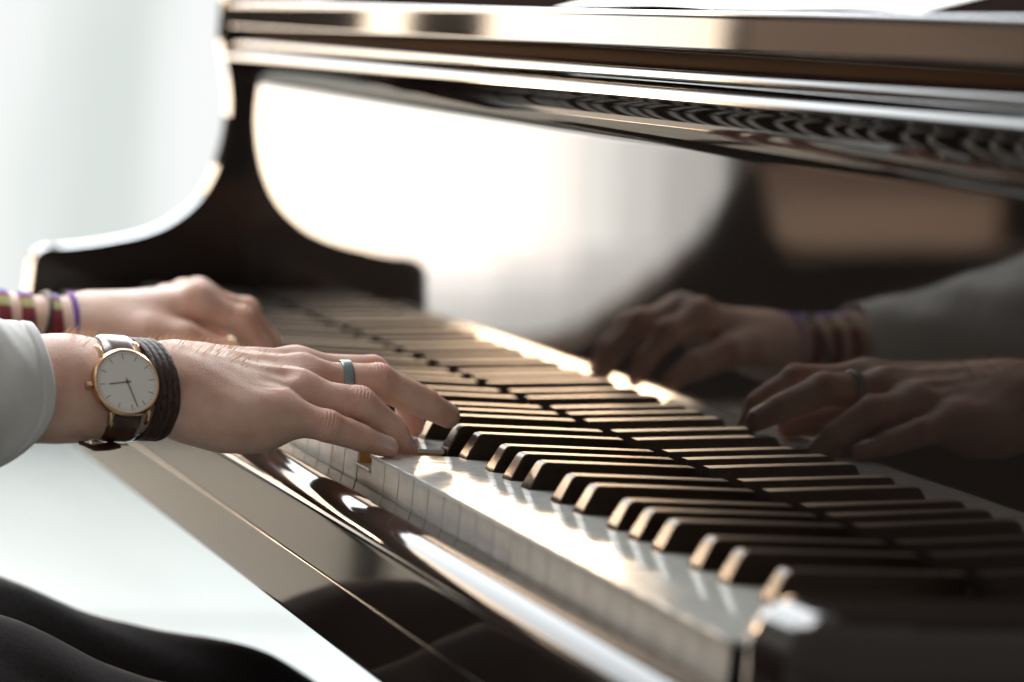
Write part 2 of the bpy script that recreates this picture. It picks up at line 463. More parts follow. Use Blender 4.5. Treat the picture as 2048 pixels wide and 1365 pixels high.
sheet(333,560,142,400,.3,6,'white sheet on the music desk, second one along from the bare black desk end')


# ------------------------------------------------------------------ person
person_loc=(-.56,.56,-.72)
def hand_near(h=.55, lo=(-121,366,-14), hi=(72,502,80)):
    F = Field(lo,hi,h)
    # forearm and wrist
    fl=((0,0,1),1.14)
    add(F,(-365,400,14),(-250,404,20),42,36,0,fl); add(F,(-250,404,20),(-165,408,26),36,29.5,8,fl)
    add(F,(-165,408,26),(-112,411,28),29.5,25.0,10,((0,-.25,1),1.16))
    # palm: metacarpal fan
    add(F,(-112,411,28),(-92,414,28),25,22,10,((0,-.35,1),1.2))
    add(F,(-98,399,23),(-57,393,19.0),17,11.5,14)
    add(F,(-92,396,17),(-70,390,15),14,13,14)          # hypothenar
    add(F,(-84,388,15),(-66,389,14),13.5,11,12)
    add(F,(-104,408,29),(-42,410,28.5),17,11,12)
    add(F,(-104,420,32),(-33,431,34),16,11,12)
    add(F,(-100,430,33),(-31,452,36),15,10.5,12)
    add(F,(-100,425,24),(-50,430,22),15,12,12)
    # knuckle heads and extensor tendons
    for p,r in (((-57,392,22),6.5),((-41,410,30.5),7),((-32,431,35.5),7.2),((-30,452,38),6.8)): add(F,p,p,r,r,10)
    for a,b in (((-98,404,45.0),(-42,410,38.0)),((-98,412,46.5),(-33,431,43.3)),((-98,424,47.5),(-31,451,45.0)),((-92,396,36.0),(-57,392,28.8))):
        add(F,a,b,1.5,1.9,5)
    if lo[0] < -200: return nets(F)          # forearm only: the two meshes overlap under the bracelet
    P = F.f.copy(); out = P.copy()
    def finger(J, R, kn=1.0, kb=10):
        G = np.full(F.n, 30., np.float32)
        sq = ((0,0,1),1.04)
        for i in range(len(J)-1): add(F,J[i],J[i+1],R[i],R[i+1],0 if i==0 else 1.2,None,target=G)
        for i in (1,2):                                    # joint bulges + creases on the back
            j=np.array(J[i],float); up=np.array(J[i])-(np.array(J[i-1])+np.array(J[i+1]))/2.; up=up/np.linalg.norm(up)
            q=j+up*(1.1 if i==1 else .2)
            if i==1: add(F,q,q,R[i]*.93,R[i]*.93,3,target=G)
            t=np.array(J[i+1],float)-np.array(J[i-1],float); t/=np.linalg.norm(t)
            sl,X=F.sub(j-14,j+14)
            vx,vy,vz=X[0]-j[0],X[1]-j[1],X[2]-j[2]
            s=vx*t[0]+vy*t[1]+vz*t[2]; u=vx*up[0]+vy*up[1]+vz*up[2]
            side=np.abs(vx*np.cross(t,up)[0]+vy*np.cross(t,up)[1]+vz*np.cross(t,up)[2])
            w=np.exp(-(s/ (4.6 if i==1 else 2.6))**2)*np.clip((u)/4.,0,1)*np.exp(-(side/6.)**2)
            G[sl]+= (.72*kn*w*(.5+.5*np.cos(s*2*math.pi/1.9+side*.35+.6*np.sin(side*1.1)))**2).astype(np.float32)
            if i==2:                                      # flexion crease underneath
                w=np.exp(-(s/1.1)**2)*np.clip(-u/4.,0,1); G[sl]+=(.6*w).astype(np.float32)
        np.minimum(out, smin(P,G,kb), out=out)
    finger([(-57,392,19.5),(-31,385.5,15.8),(-10.5,387,9.6),(5.5,388.5,5.0)],[9.8,8.3,7.2,5.2])
    finger([(-42,410,27.5),(-9,402.5,25.6),(12.5,406,12.0),(24.0,410.5,-.6)],[10.6,9.3,7.9,5.4])
    finger([(-33,431,32.5),(9,428,35.2),(38.0,428,24.2),(51.5,428,17.6)],[10.9,9.6,8.3,6.3])
    finger([(-31,452,36),(14,455,37),(36,458,22.5),(43,460,7.3)],[10.2,8.9,7.7,6.0])
    # thumb
    G=np.full(F.n,30.,np.float32)
    for a,b,r,q in (((-92,436,27),(-62,464,22),14,12.5),((-62,464,22),(-34,476,15),12.5,10.5),((-34,476,15),(-6,474,9.5),10.5,8.8),((-6,474,9.5),(12,468,7.0),8.8,6.2)):
        add(F,a,b,r,q,4,target=G)
    np.minimum(out, smin(P,G,14), out=out)
    # shallow hollow between the metacarpals
    F.f=out
    for a,b in (((-75,402,52),(-50,402,45)),((-72,416,57),(-46,421,53))): add(F,a,b,5.5,6,5,neg=True)
    # skin undulation
    X=F.sub(F.lo,F.lo+F.h*F.n)[1]
    F.f += (.18*np.sin(X[0]*.23+X[1]*.11)*np.sin(X[1]*.31+X[2]*.2)).astype(np.float32)
    return nets(F)
def hand_far(h=1.1):
    F = Field((-365,640,-24),(75,790,100),h)
    fl=((0,0,1),1.14)
    add(F,(-365,738,30),(-250,722,26),41,35,0,fl); add(F,(-250,722,26),(-160,709,22),35,28,8,fl)
    add(F,(-160,709,22),(-96,703,23.5),28,23,10,((0,.1,1),1.15))
    add(F,(-96,703,23.5),(-78,702,27),23,20,10,((0,.1,1),1.15))
    mc={'i':(-20,682,47.5),'m':(-15,701,48.5),'r':(-19,721,45.5),'p':(-27,738,40)}
    for k,r in (('i',10.5),('m',11),('r',10.5),('p',10)):
        y=703+(mc[k][1]-703)*.35; add(F,(-88,y,28),mc[k],16,r,12)
    add(F,(-88,718,20),(-45,728,30),15,13,14)
    add(F,(-84,690,24),(-50,678,26),14,12.5,14)
    for k in mc: add(F,np.array(mc[k])+(-1,0,6),np.array(mc[k])+(-1,0,6),6.5,6.5,8)
    P=F.f.copy(); out=P.copy()
    def finger(J,R,kb=10):
        G=np.full(F.n,30.,np.float32)
        for i in range(len(J)-1): add(F,J[i],J[i+1],R[i],R[i+1],0 if i==0 else 3,target=G)
        j=np.array(J[1],float); up=j-(np.array(J[0])+np.array(J[2]))/2.; up/=np.linalg.norm(up); add(F,j+up*1.2,j+up*1.2,R[1]*.97,R[1]*.97,5,target=G)
        np.minimum(out,smin(P,G,kb),out=out)
    finger([mc['i'],(9,675,39),(25,676,22),(31,681,7.4)],[10,8.8,7.6,5.8])
    finger([mc['m'],(19,699,42),(38,702,24),(44,706,8)],[10.4,9,7.8,6.0])
    finger([mc['r'],(15,724,38),(32,729,22),(39,731,7.6)],[10,8.6,7.4,5.8])
    finger([mc['p'],(2,748,33),(18,755,18),(26,757,6.4)],[9.4,7.8,6.8,5.3])
    G=np.full(F.n,30.,np.float32)
    for a,b,r,q in (((-88,688,24),(-58,670,27),14,12.5),((-58,670,27),(-34,662,27),12.5,11),((-34,662,27),(-6,658,19.5),11,9.4),((-6,658,19.5),(14,657,9),9.4,6.4)):
        add(F,a,b,r,q,4,target=G)
    np.minimum(out,smin(P,G,9),out=out)
    F.f=out
    v,q=nets(F); m=v[:,0]>-92; v[m,0]=-92+(v[m,0]+92)*.90      # a slightly shorter hand than the near one looks
    return v,q
def coarse(prims,h,lo,hi,grow=0,k=30):
    F=Field(lo,hi,h)
    F.f[:]=200
    for p in prims:
        a,b,r1,r2=p[:4]; fl=p[4] if len(p)>4 else None
        add(F,a,b,r1+grow,r2+grow,k,fl)
    return F
Yc=560
SH=[(-545,Yc-178,285),(-545,Yc+178,285)]
torso=[((-600,Yc,-150),(-590,Yc,60),120,125,((1,0,0),1.25)),((-600,Yc-60,-150),(-600,Yc+60,-150),105,105),((-590,Yc-20,60),(-560,Yc,210),125,120,((1,0,0),1.3)),
       ((-552,Yc-110,235),(-552,Yc+110,235),88,88,((1,0,0),1.15)),((-550,Yc-150,285),(-550,Yc+150,285),48,48),((-550,Yc,270),(-535,Yc,400),62,54)]
head=[((-525,Yc,470),(-515,Yc,500),78,84),((-490,Yc,420),(-480,Yc,445),44,56),((-436,Yc,462),(-425,Yc,448),10,13),((-445,Yc-14,418),(-445,Yc+14,418),12,12),
      ((-515,Yc-80,465),(-515,Yc-80,485),12,14),((-515,Yc+80,465),(-515,Yc+80,485),12,14)]
uarm=[(SH[0],(-380,392,22),52,40),(SH[1],(-380,742,34),52,40)]
farm=[((-380,392,22),(-300,401,18),40,38),((-380,742,34),(-300,729,28),40,37)]
LEG=[((-590,Yc-95,-150),(-200,468,-190),84,72),((-200,468,-190),(-60,470,-226),72,60),((-590,Yc+95,-155),(-160,645,-201),84,66),((-160,645,-201),(0,640,-229),66,54)]
knee=[((-60,470,-226),(-20,468,-240),60,56),((0,640,-227),(25,640,-236),56,53)]
shin=[((-20,468,-240),(-40,470,-640),56,40),((15,645,-255),(-10,645,-640),56,40)]
foot=[((-45,470,-660),(110,470,-685),38,26),((-15,645,-660),(140,645,-685),38,26)]
# body: coarse figure with the two finely modelled forearms and hands in the same mesh
lo=(-760,280,-725); hi=(170,880,610)
Fb=coarse(torso+uarm+farm,9,(-760,280,-300),(-250,880,520),0,30)
for p in head: add(Fb,p[0],p[1],p[2],p[3],14)
Fb2=Field((-760,280,380),(-380,880,610),6); Fb2.f[:]=200
add(Fb2,(-545,Yc,330),(-535,Yc,400),58,54,10)
for p in head: add(Fb2,p[0],p[1],p[2],p[3],14)
for sy in (-1,1): add(Fb2,(-436,Yc+sy*30,478),(-436,Yc+sy*30,478),13,13,8,neg=True); add(Fb2,(-449,Yc+sy*30,476),(-449,Yc+sy*30,476),13,13,3)
Fb1=coarse(torso+uarm+farm,9,(-760,280,-300),(-250,880,420),0,30)
Fl=coarse(LEG+knee+shin+foot,10,(-760,380,-725),(200,760,-60),-4,20)
me=mesh_np('person',[hand_near(),hand_near(1.1,(-360,335,-28),(-119.5,480,95)),hand_far(),nets(Fb1),nets(Fb2),nets(Fl)])
body=link('person',me,SKIN,None,True)
body.location=person_loc
for v in body.data.vertices: v.co -= Vector(person_loc)
P_=np.empty(len(body.data.vertices)*3); body.data.vertices.foreach_get('co',P_); P_=(P_.reshape(-1,3)+np.array(person_loc))/S
fl_=np.zeros(len(P_))
for p,r,w_ in (((-31,385.5,20),8,.45),((-9,402.5,30),8,.45),((9,428,40),9,.4),((14,455,42),9,.4),((-10,387,12),6,.3),((12,406,14),7,.3),((38,428,28),7,.3),
               ((5,388,5),9,.65),((24,410,0),9,.65),((52,428,17),9,.7),((43,460,7),11,.9),((12,468,7),10,.8),((-57,392,28),9,.2),((-42,410,36),9,.2),((-33,431,40),9,.2),
               ((8,676,40),12,.4),((20,681,9),14,.8),((10,657,9),14,.9),((-30,662,22),16,.7),((32,706,9),14,.8),((-40,685,22),18,.5)):
    fl_=np.maximum(fl_, w_*np.exp(-((P_-np.array(p))**2).sum(1)/(r*r)))
at=body.data.attributes.new('flush','FLOAT','POINT'); at.data.foreach_set('value',fl_.astype(np.float32))
tag(body,'seated pianist with a watch on the near wrist, both hands on the keys','person')
SKIN_OBJ=body

# clothing (children of the person)
def loft(bm, rings, close=True):
    R=[[bm.verts.new(V(p)) for p in r] for r in rings]
    n=len(R[0])
    for A,B in zip(R,R[1:]):
        for k in range(n): bm.faces.new((A[k],A[(k+1)%n],B[(k+1)%n],B[k]))
    return R
def sleeve(bm, path, rads, cuff_tilt, seed, N=56, thick=1.6):
    rg=random.Random(seed); ph=[rg.uniform(0,6.28) for _ in range(8)]
    rings=[]; n=len(path); path=[Vector(p) for p in path]
    M=110
    for i in range(M+1):
        t=i/M; f=t*(n-1); k=min(int(f),n-2); u=f-k
        c=path[k].lerp(path[k+1],u); r=[rads[k][q]*(1-u)+rads[k+1][q]*u for q in (0,1)]
        ring=[]
        for j in range(N):
            a=2*math.pi*j/N
            fold=1+ (.012+.05*min(1,t*3))*math.sin(3*a+ph[0]+t*9)*math.sin(t*13+ph[1]) + .03*min(1,t*4)*math.sin(5*a+ph[2]-t*16)+.012*math.sin(2*a+ph[3])
            hem = .35 if t < .05 else (-.2 if t < .065 else 0)
            fold += hem/r[0] + .010*math.sin(9*a+t*40+ph[4])*math.sin(t*31+ph[5]+2*a)*min(1,t*6)
            cx = cuff_tilt(a)*(1-t)**3
            ring.append((c.x+cx, c.y+math.cos(a)*r[0]*fold, c.z+math.sin(a)*r[1]*fold))
        rings.append(ring)
    rim=[(c0[0]-.2,path[0].y+(c0[1]-path[0].y)*.975,path[0].z+(c0[2]-path[0].z)*.975) for c0 in rings[0]]
    inner=[(c0[0]-16,path[0].y+(c0[1]-path[0].y)*.94,path[0].z+(c0[2]-path[0].z)*.94) for c0 in rings[0]]
    loft(bm,[inner,rim]+rings)
bm=bmesh.new()
# near sleeve: cuff bulges forward at mid height and hangs back underneath
def tilt_near(a):
    sn=math.sin(a)
    return -8*sn*sn*(1 if sn>0 else 2.6) - (6 if sn<0 else 0)*abs(sn)
sleeve(bm,[(-177,404,21),(-205,402,19),(-265,398,17),(-330,392,20),(-400,384,45)],[(36,38),(39,42),(45,47),(52,52),(58,58)],tilt_near,3)
sleeve(bm,[(-154,709,23),(-200,714,27),(-260,722,34),(-330,732,42),(-400,744,62)],[(33,31),(37,33),(42,38),(50,46),(58,56)],lambda a:-5*math.sin(a)**2,5)
me1=bpy.data.meshes.new('s'); bmesh.ops.recalc_face_normals(bm,faces=bm.faces[:]); bm.to_mesh(me1); bm.free()
Fs=coarse(torso[:-1]+uarm,9,(-780,270,-300),(-340,890,400),12,30)
add(Fs,(-550,Yc,300),(-540,Yc,372),60,56,16)
me2=mesh_np('shirt',[nets(Fs)])
bm=bmesh.new(); bm.from_mesh(me1); bm.from_mesh(me2)
frombm('shirt',bm,SHIRT,body,True)
Ft=coarse(LEG+knee+shin+[((-600,Yc-60,-150),(-600,Yc+60,-150),124,124),((-600,Yc,-160),(-600,Yc,-115),142,142,((1,0,0),1.12))],8,(-780,370,-700),(200,770,20),10,24)
X_=Ft.sub(Ft.lo,Ft.lo+9000)[1]
Ft.f+=(1.0*np.sin(X_[0]*.031+2.2*np.sin(X_[1]*.03)+X_[2]*.02)*np.sin(X_[1]*.045+X_[0]*.012)+1.2*np.sin(X_[0]*.07+X_[2]*.09+np.sin(X_[1]*.06)*2)).astype(np.float32)
link('trousers',mesh_np('trousers',[nets(Ft)]),TROUSER,body,True)
Ff=coarse(foot,6,(-120,400,-722),(200,720,-600),9,10)
vv,qq=nets(Ff); vv[:,2]=np.maximum(vv[:,2],-719)
link('shoes',mesh_np('shoes',[(vv,qq)]),SHOE,body,True)
Fh=Field((-650,440,400),(-420,690,620),5); Fh.f[:]=200
add(Fh,(-528,Yc,480),(-522,Yc,508),92,93,0); add(Fh,(-560,Yc,450),(-560,Yc,440),70,62,20)
add(Fh,(-440,Yc,440),(-400,Yc,470),62,62,10,neg=True)
Fh.f+= (3*np.sin(Fh.sub(Fh.lo,Fh.lo+900)[1][1]*.25)).astype(np.float32)
link('hair',mesh_np('hair',[nets(Fh)]),HAIR,body,True)
# bench under the pianist
bench=tag(empty('piano_bench',(-.6,.56,-.72)),'black padded piano bench under the seated pianist','bench')
boxo('seat',SOFAD,bench,-760,-440,260,860,-310,-262,14,3)
for x in (-735,-465):
    for y in (290,830): boxo('leg',LACQ,bench,x-20,x+20,y-20,y+20,-720,-311,2)

# fingernails: shallow curved plates on the backs of the fingertips
from mathutils.bvhtree import BVHTree
BV=BVHTree.FromObject(body,bpy.context.evaluated_depsgraph_get())
def nail(c,along,out,w,l,name='fingernail'):
    """curved plate laid on the skin: c = point on the finger axis under the nail (mm)"""
    t=Vector(along).normalized(); o=Vector(out); o=(o-t*o.dot(t)).normalized(); s=t.cross(o)
    bm=bmesh.new(); nu,nv=10,10; g=[]; pl=Vector(person_loc); c=Vector(c)
    for i in range(nu+1):
        r=[]
        for j in range(nv+1):
            u=i/nu; v=(j/nv-.5)*2
            ln=l*(u-.5)*(1-.0*v) - 1.1*v*v*(1 if u<.5 else .7); wd=w*.5*(1-.25*max(0,.3-u)/.3)
            q=c+t*ln+s*v*wd+o*25
            h=BV.ray_cast(q*S-pl,-o,.05)[0]
            p=(h+pl)/S if h is not None else c+t*ln+s*v*wd
            r.append(p)
        g.append(r)
    # flatten lengthwise so the plate stays a clean cylinder lifted off the skin
    hs=[[ (p-c).dot(o) for p in r] for r in g]
    mid=[sum(hs[i][j] for i in range(2,nu-2))/(nu-4) for j in range(nv+1)]
    V2=[]
    for i in range(nu+1):
        r=[]
        for j in range(nv+1):
            p=g[i][j]; hh=mid[j]*.55+hs[i][j]*.45
            r.append(bm.verts.new(V(p+o*(hh-hs[i][j]+.32+.12*i/nu))))
        V2.append(r)
    for i in range(nu):
        for j in range(nv): bm.faces.new((V2[i][j],V2[i+1][j],V2[i+1][j+1],V2[i][j+1]))
    ex=bmesh.ops.extrude_face_region(bm,geom=bm.faces[:])
    bmesh.ops.translate(bm,vec=-o*.0006,verts=[v for v in ex['geom'] if isinstance(v,bmesh.types.BMVert)])
    bmesh.ops.recalc_face_normals(bm,faces=bm.faces[:])
    frombm(name,bm,NAIL,body,True,60)
nail((1.0,388,6.6),(16,1.5,-4.6),(.10,-.72,.62),9.0,10.0)
nail((20.5,409,4.0),(11.5,4.5,-12.6),(.75,-.25,.6),9.5,11)
nail((48.5,428,19.2),(13.5,0,-6.6),(.46,-.12,.88),10.5,10.5)
nail((41.5,459.5,11),(7,2,-15),(.9,0,.4),10,10)

# fine hairs on the back of the near wrist
bm=bmesh.new()
from mathutils.bvhtree import BVHTree
me=body.data; nv=len(me.vertices)
co=np.empty(nv*3); me.vertices.foreach_get('co',co); co=co.reshape(-1,3)+np.array(person_loc); co/=S
no=np.empty(nv*3); me.vertices.foreach_get('normal',no); no=no.reshape(-1,3)
def hairs(x0,x1,y0,y1,cnt,ln):
    sel=np.where((co[:,0]>x0)&(co[:,0]<x1)&(co[:,1]>y0)&(co[:,1]<y1)&(co[:,2]>36)&(no[:,2]>.35))[0]
    for i in rng.choice(sel,min(cnt,len(sel)),replace=False):
        p=Vector(co[i]); nn=Vector(no[i]); L=ln*rng.uniform(.5,1.25)
        d=Vector((rng.uniform(.5,1.1),rng.uniform(-.5,.5),rng.uniform(-.05,.3)))
        pts=[p+nn*(-.3)]
        cur=pts[0]; dr=(nn*.75+d*.55).normalized()
        for k in range(4):
            cur=cur+dr*L/4; pts.append(cur.copy()); dr=(dr+d*.16+Vector((0,0,-.04))).normalized()
        tube(bm,pts,[.12,.12,.10,.08,.03],3,False)
hairs(-166,-140,392,440,170,6.5)
hairs(-124,-72,400,445,230,6.0)
hairs(-72,-45,405,450,40,3.5)
frombm('arm_hair',bm,ARMHAIR,body,True)


# ------------------------------------------------------------------ things worn
def band(name, m, parent, cx, cy, cz, ry, rz, width, thick, tz=0., ty=0., arc_=(0,360), ridges=1, N=72, rot=0.):
    """strap around the forearm (axis x): rounded section swept round an ellipse"""
    bm=bmesh.new(); uvl=bm.loops.layers.uv.new('UVMap'); full = arc_[1]-arc_[0]>=359.9
    sec=[]
    K=8*ridges
    for k in range(K+1):
        u=-1+2*k/K; bumpy=abs(math.sin(math.pi*(k/K)*ridges))**.55
        sec.append((u*width/2, thick*(.72+.28*bumpy) if ridges>1 else thick*(1-abs(u)**6*.6)))
    sec += [(width/2*.96,0),(-width/2*.96,0)]
    rings=[]; n=N if full else N+1
    for i in range(n):
        a=math.radians(arc_[0]+(arc_[1]-arc_[0])*i/N)
        c,s_=math.cos(a),math.sin(a); nx=Vector((0,c/ry,s_/rz)).normalized()
        base=Vector((cx+tz*s_+ty*c, cy+ry*c, cz+rz*s_))
        rings.append([bm.verts.new(V(base+Vector((x,0,0))+nx*t)) for x,t in sec])
    M=len(sec)
    for i in range(N):
        A=rings[i];B=rings[(i+1)%n]
        for k in range(M):
            f=bm.faces.new((A[k],A[(k+1)%M],B[(k+1)%M],B[k]))
            for l,uu in zip(f.loops,(i/N,i/N,(i+1)/N,(i+1)/N)): l[uvl].uv=(uu*2.,k/M)
    if not full:
        bm.faces.new(rings[0][::-1]); bm.faces.new(rings[-1])
    bmesh.ops.recalc_face_normals(bm,faces=bm.faces[:])
    return frombm(name,bm,m,parent,True,60)
WC=Vector((-139.7,376.6,35.0)); wn=Vector((.13,-.905,.41)).normalized()
wy=(Vector((0,0,1))-wn*wn.z).normalized(); wx=wy.cross(wn); 
if wx.x<0: wx=-wx
roll=math.radians(6.5)
wx,wy=(wx*math.cos(roll)+wy*math.sin(roll)),(-wx*math.sin(roll)+wy*math.cos(roll))
watch=tag(empty('wrist_watch',WC*S),'round rose gold wrist watch with pale dial and brown strap on the near wrist','watch')
def wp(x,y,z=0): return WC+wx*x+wy*y+wn*z
def disc(name,m,parent,prof,seg=72,smooth=True):
    """lathe about the watch normal: list of (radius, height)"""
    bm=bmesh.new(); R=[]
    for r,h in prof:
        R.append([bm.verts.new(V(wp(r*math.cos(2*math.pi*k/seg),r*math.sin(2*math.pi*k/seg),h))) for k in range(seg)])
    for A,B in zip(R,R[1:]):
        for k in range(seg): bm.faces.new((A[k],A[(k+1)%seg],B[(k+1)%seg],B[k]))
    bm.faces.new(R[0][::-1]); bm.faces.new(R[-1]); bmesh.ops.recalc_face_normals(bm,faces=bm.faces[:])
    return frombm(name,bm,m,parent,smooth,35)
case=disc('case',GOLD,watch,[(15,-7),(16.6,-6.6),(17.9,-5),(18.1,-2.6),(17.6,-1.2),(17.0,-.3),(16.5,0),(16.1,-.15),(15.95,-.9)])
dial=disc('dial',DIAL,watch,[(15.95,-.88),(15.9,-.72)])
def bar(bm,x0,y0,x1,y1,w,z0,z1):
    a=Vector((x0,y0));b=Vector((x1,y1));t=(b-a).normalized();n=Vector((-t.y,t.x))*w/2
    q=[a+n,a-n,b-n,b+n]
    lo=[bm.verts.new(V(wp(p.x,p.y,z0))) for p in q]; hi=[bm.verts.new(V(wp(p.x,p.y,z1))) for p in q]
    for i in range(4): bm.faces.new((lo[i],lo[(i+1)%4],hi[(i+1)%4],hi[i]))
    bm.faces.new(hi)
bm=bmesh.new()
for k in range(60):
    a=math.radians(6*k)
    c,s_=math.cos(a),math.sin(a)
    if k%5==0: bar(bm,c*12.0,s_*12.0,c*15.2,s_*15.2,.34,-.72,-.6)
    else: bar(bm,c*14.3,s_*14.3,c*15.2,s_*15.2,.2,-.72,-.64)
bmesh.ops.recalc_face_normals(bm,faces=bm.faces[:])
frombm('hour_marks',bm,INK,dial)
def rp(x,y):   # undo the dial roll for directions read off the picture
    return (x*math.cos(-roll)-y*math.sin(-roll), x*math.sin(-roll)+y*math.cos(-roll))
for nm,dx,dy,L,w,z in (('hour_hand',-.99,-.14,9.9,.62,-.5),('minute_hand',.325,-.946,13.6,.5,-.3)):
    bm=bmesh.new(); hx,hy=rp(dx,dy); bar(bm,-hx*2,-hy*2,hx*L,hy*L,w,z-.12,z); bmesh.ops.recalc_face_normals(bm,faces=bm.faces[:]); frombm(nm,bm,INK,watch)
bm=bmesh.new(); tube(bm,[wp(0,0,-.7),wp(0,0,-.1)],[.9,.8],16); frombm('hand_pin',bm,INK,watch)
bm=bmesh.new(); cx_,cy_=rp(-1,-.08); tube(bm,[wp(cx_*17.6,cy_*17.6,-3.4),wp(cx_*18.6,cy_*18.6,-3.4),wp(cx_*18.7,cy_*18.7,-3.4),wp(cx_*21,cy_*21,-3.4),wp(cx_*21.3,cy_*21.3,-3.4)],[1,1,1.9,1.9,1.3],20)
frombm('crown',bm,GOLD,watch,True,40)
for sx in (-1,1):
    for sy in (-1,1):
        dd=0 if sy>0 else 1
        bm=bmesh.new(); tube(bm,[wp(sx*10.2,sy*13.5,-3.8),wp(sx*10.2,sy*(17.5-dd*.6),-3.6-dd*.8),wp(sx*10.2,sy*(20.3-dd*1.4),-5.2-dd*2.6),wp(sx*10.2,sy*(21.6-dd*2),-7.6-dd*4)],[1.2,1.35,1.25,1.0],12)
        frombm('lug',bm,GOLD,watch,True,50)
# strap: from the lugs over the wrist and round below
def strap(a0,a1,name):
    return band(name,STRAP,watch,-139.5,409.5,26.8,29.6,25.6,17.6,2.1,tz=-1.5,ty=0,arc_=(a0,a1),N=48)
strap(-172,-20,'strap'); strap(-20,138,'strap')
bm=bmesh.new(); tube(bm,[(-139,398,-.8),(-146,394,-1.6),(-152,391,-1.5),(-158,389,1.0)],[5.2,5.6,5.0,3.4],12,True,False,.32)
frombm('strap_tail',bm,STRAP,watch,True,50)
bm=bmesh.new(); tube(bm,[(-148.6,410,-1.2),(-129.6,410,-1.2)],1.4,10); frombm('buckle',bm,GOLD,watch,True,50)

br=tag(band('leather_bracelet',LEATHER,None,-125.0,409.8,27.2,28.0,24.6,13.0,2.0,tz=-1.5,ty=-7.5,ridges=4,N=120),'dark brown corded leather bracelet just beside the wrist watch','bracelet')
ring_c=Vector((-9.0,429.2,34.6)); ax=(Vector((9,428,35.6))-Vector((-33,431,33))).normalized()
bm=bmesh.new(); up=Vector((0,0,1)); up=(up-ax*up.dot(ax)).normalized(); sd=ax.cross(up); Rr=[]
sec=[(-2.7,10.0),(-2.8,10.9),(-2.3,11.25),(2.3,11.25),(2.8,10.9),(2.7,10.0)]
for k in range(64):
    a=2*math.pi*k/64; Rr.append([bm.verts.new(V(ring_c+ax*x+(up*math.cos(a)+sd*math.sin(a))*r)) for x,r in sec])
for k in range(64):
    A,B=Rr[k],Rr[(k+1)%64]
    for j in range(6): bm.faces.new((A[j],A[(j+1)%6],B[(j+1)%6],B[j]))
bmesh.ops.recalc_face_normals(bm,faces=bm.faces[:])
tag(frombm('finger_ring',bm,STEEL,None,True,40),'plain blue-grey metal ring on the middle finger of the near hand','ring')
def far_r(x):
    t=(x+160)/64.; return 28-(28-23)*t, 709-6*t, 22+1.5*t
for x,w,lab in ((-113.5,8.5,'woven purple, red and green wristband on the far wrist, closest to the purple hair tie'),
                (-130.5,8.5,'woven purple, red and green wristband on the far wrist, left of the dark cord'),
                (-145.5,9.5,'woven wristband on the far wrist, nearest to the sleeve')):
    r,cy,cz=far_r(x)
    tag(band('woven_bracelet',WEAVE,None,x,cy,cz,r+.2,r/1.15+.3,w,1.9,tz=-1,ty=1),lab,'bracelet','woven bands on the far wrist')
r,cy,cz=far_r(-122); tag(band('cord_bracelet',CORD,None,-122.5,cy,cz,r+1.0,r/1.15+1.4,2.6,2.2,tz=5.5,ty=-1),'thin dark cord slanting between two woven bands on the far wrist','bracelet')
r,cy,cz=far_r(-99); tag(band('hair_tie',PURPLE,None,-101.5,cy,cz,r+1.6,r/1.15+2.4,3.8,2.8,tz=-1.6,ty=.5),'thin purple hair tie on the far wrist, nearest to the hand','hair tie')

# ------------------------------------------------------------------ surroundings (seen past the piano and mirrored in it)
bm=bmesh.new(); box(bm,-9000,9000,-4000,5600,-760,-720)
tag(frombm('floor',bm,FLOOR,None),kind='structure')
boxo_=boxo
tag(boxo('floor_strip',mat('floor_seam',(.22,.23,.22),.5),None,-3000,3000,3300,3360,-720,-717),kind='structure')
def wallp(name,m,x0,x1,z0,z1,label,y0=5500,y1=5590):
    return tag(boxo(name,m,None,x0,x1,y0,y1,z0,z1),label,'wall')
ZT=2020; ZG=1355
wallp('wall',PALEWALL,-2340,460,-719,-560,'low pale wall strip under the bright window mirrored in the fallboard')
wallp('wall',PALEWALL,-560,460,-559,498,'pale wall between the two windows')
wallp('wall',WALL,-2382,-2342,-719,ZG,'narrow dark post between the bright window and the glowing tan panels')
wallp('wall',WALL,-7000,-3302,-719,ZG,'dark wall left of the glowing tan panels')
wallp('wall',PALEWALL,-2620,-1884,1640,7000,'added high wall above the gap left for the sun beam')  # unseen upper walls, added to limit where the sun beam lands
wallp('wall',PALEWALL,-7000,-2622,ZG+2,7000,'added high wall that narrows the sun beam, above the tan panels')
HOT = emission('bright_window_light',(1.,.80,.60),11.5)
SIDE = emission('shaded_window_light',(.93,.94,.88),3.9)
LOW = emission('low_window_light',(.97,.97,.95),3.2)
COOL = emission('soft_window_light',(.95,.975,.96),.99,(3.2,1,.5))
SKY = emission('sky_window_light',(.90,.96,1.),7.5)
TAN = emission('tan_glow',(1.,.66,.47),1.35,(.9,1,7))  # tan glow in place of a sunlit surface
TAN2 = emission('tan_glow_upper',(1.,.64,.46),.75,(1.3,1,5))
def pane(w,m,x0,x1,z0,z1,name='pane'): return boxo(name,m,w,x0,x1,5540,5546,z0,z1)
w=tag(empty('window',(-1.4,5.545,-.56)),'wide brightly glowing window mirrored in the fallboard','window')
GLARE = emission('added_glare_light',(1.,.69,.44),120.)  # overbright pane added to light the black key tops
def fade_step(k): return emission('stepped_window_light',(1.,.80+.02*(13-k),.62+.04*(13-k)) if k>6 else (.98,.955,.90),k)  # pane brightness set in steps so the mirrored glow fades softly
pane(w,HOT,-1616,-570,-330,ZT-2); pane(w,HOT,-1700,-1620,-330,476); pane(w,HOT,-1700,-1620,1154,ZT-2)
for x0,x1,k in ((-1800,-1704,10.),(-1900,-1804,7.8),(-2020,-1904,6.),(-2150,-2024,4.7),(-2330,-2154,3.7)): pane(w,fade_step(k),x0,x1,-330,118)
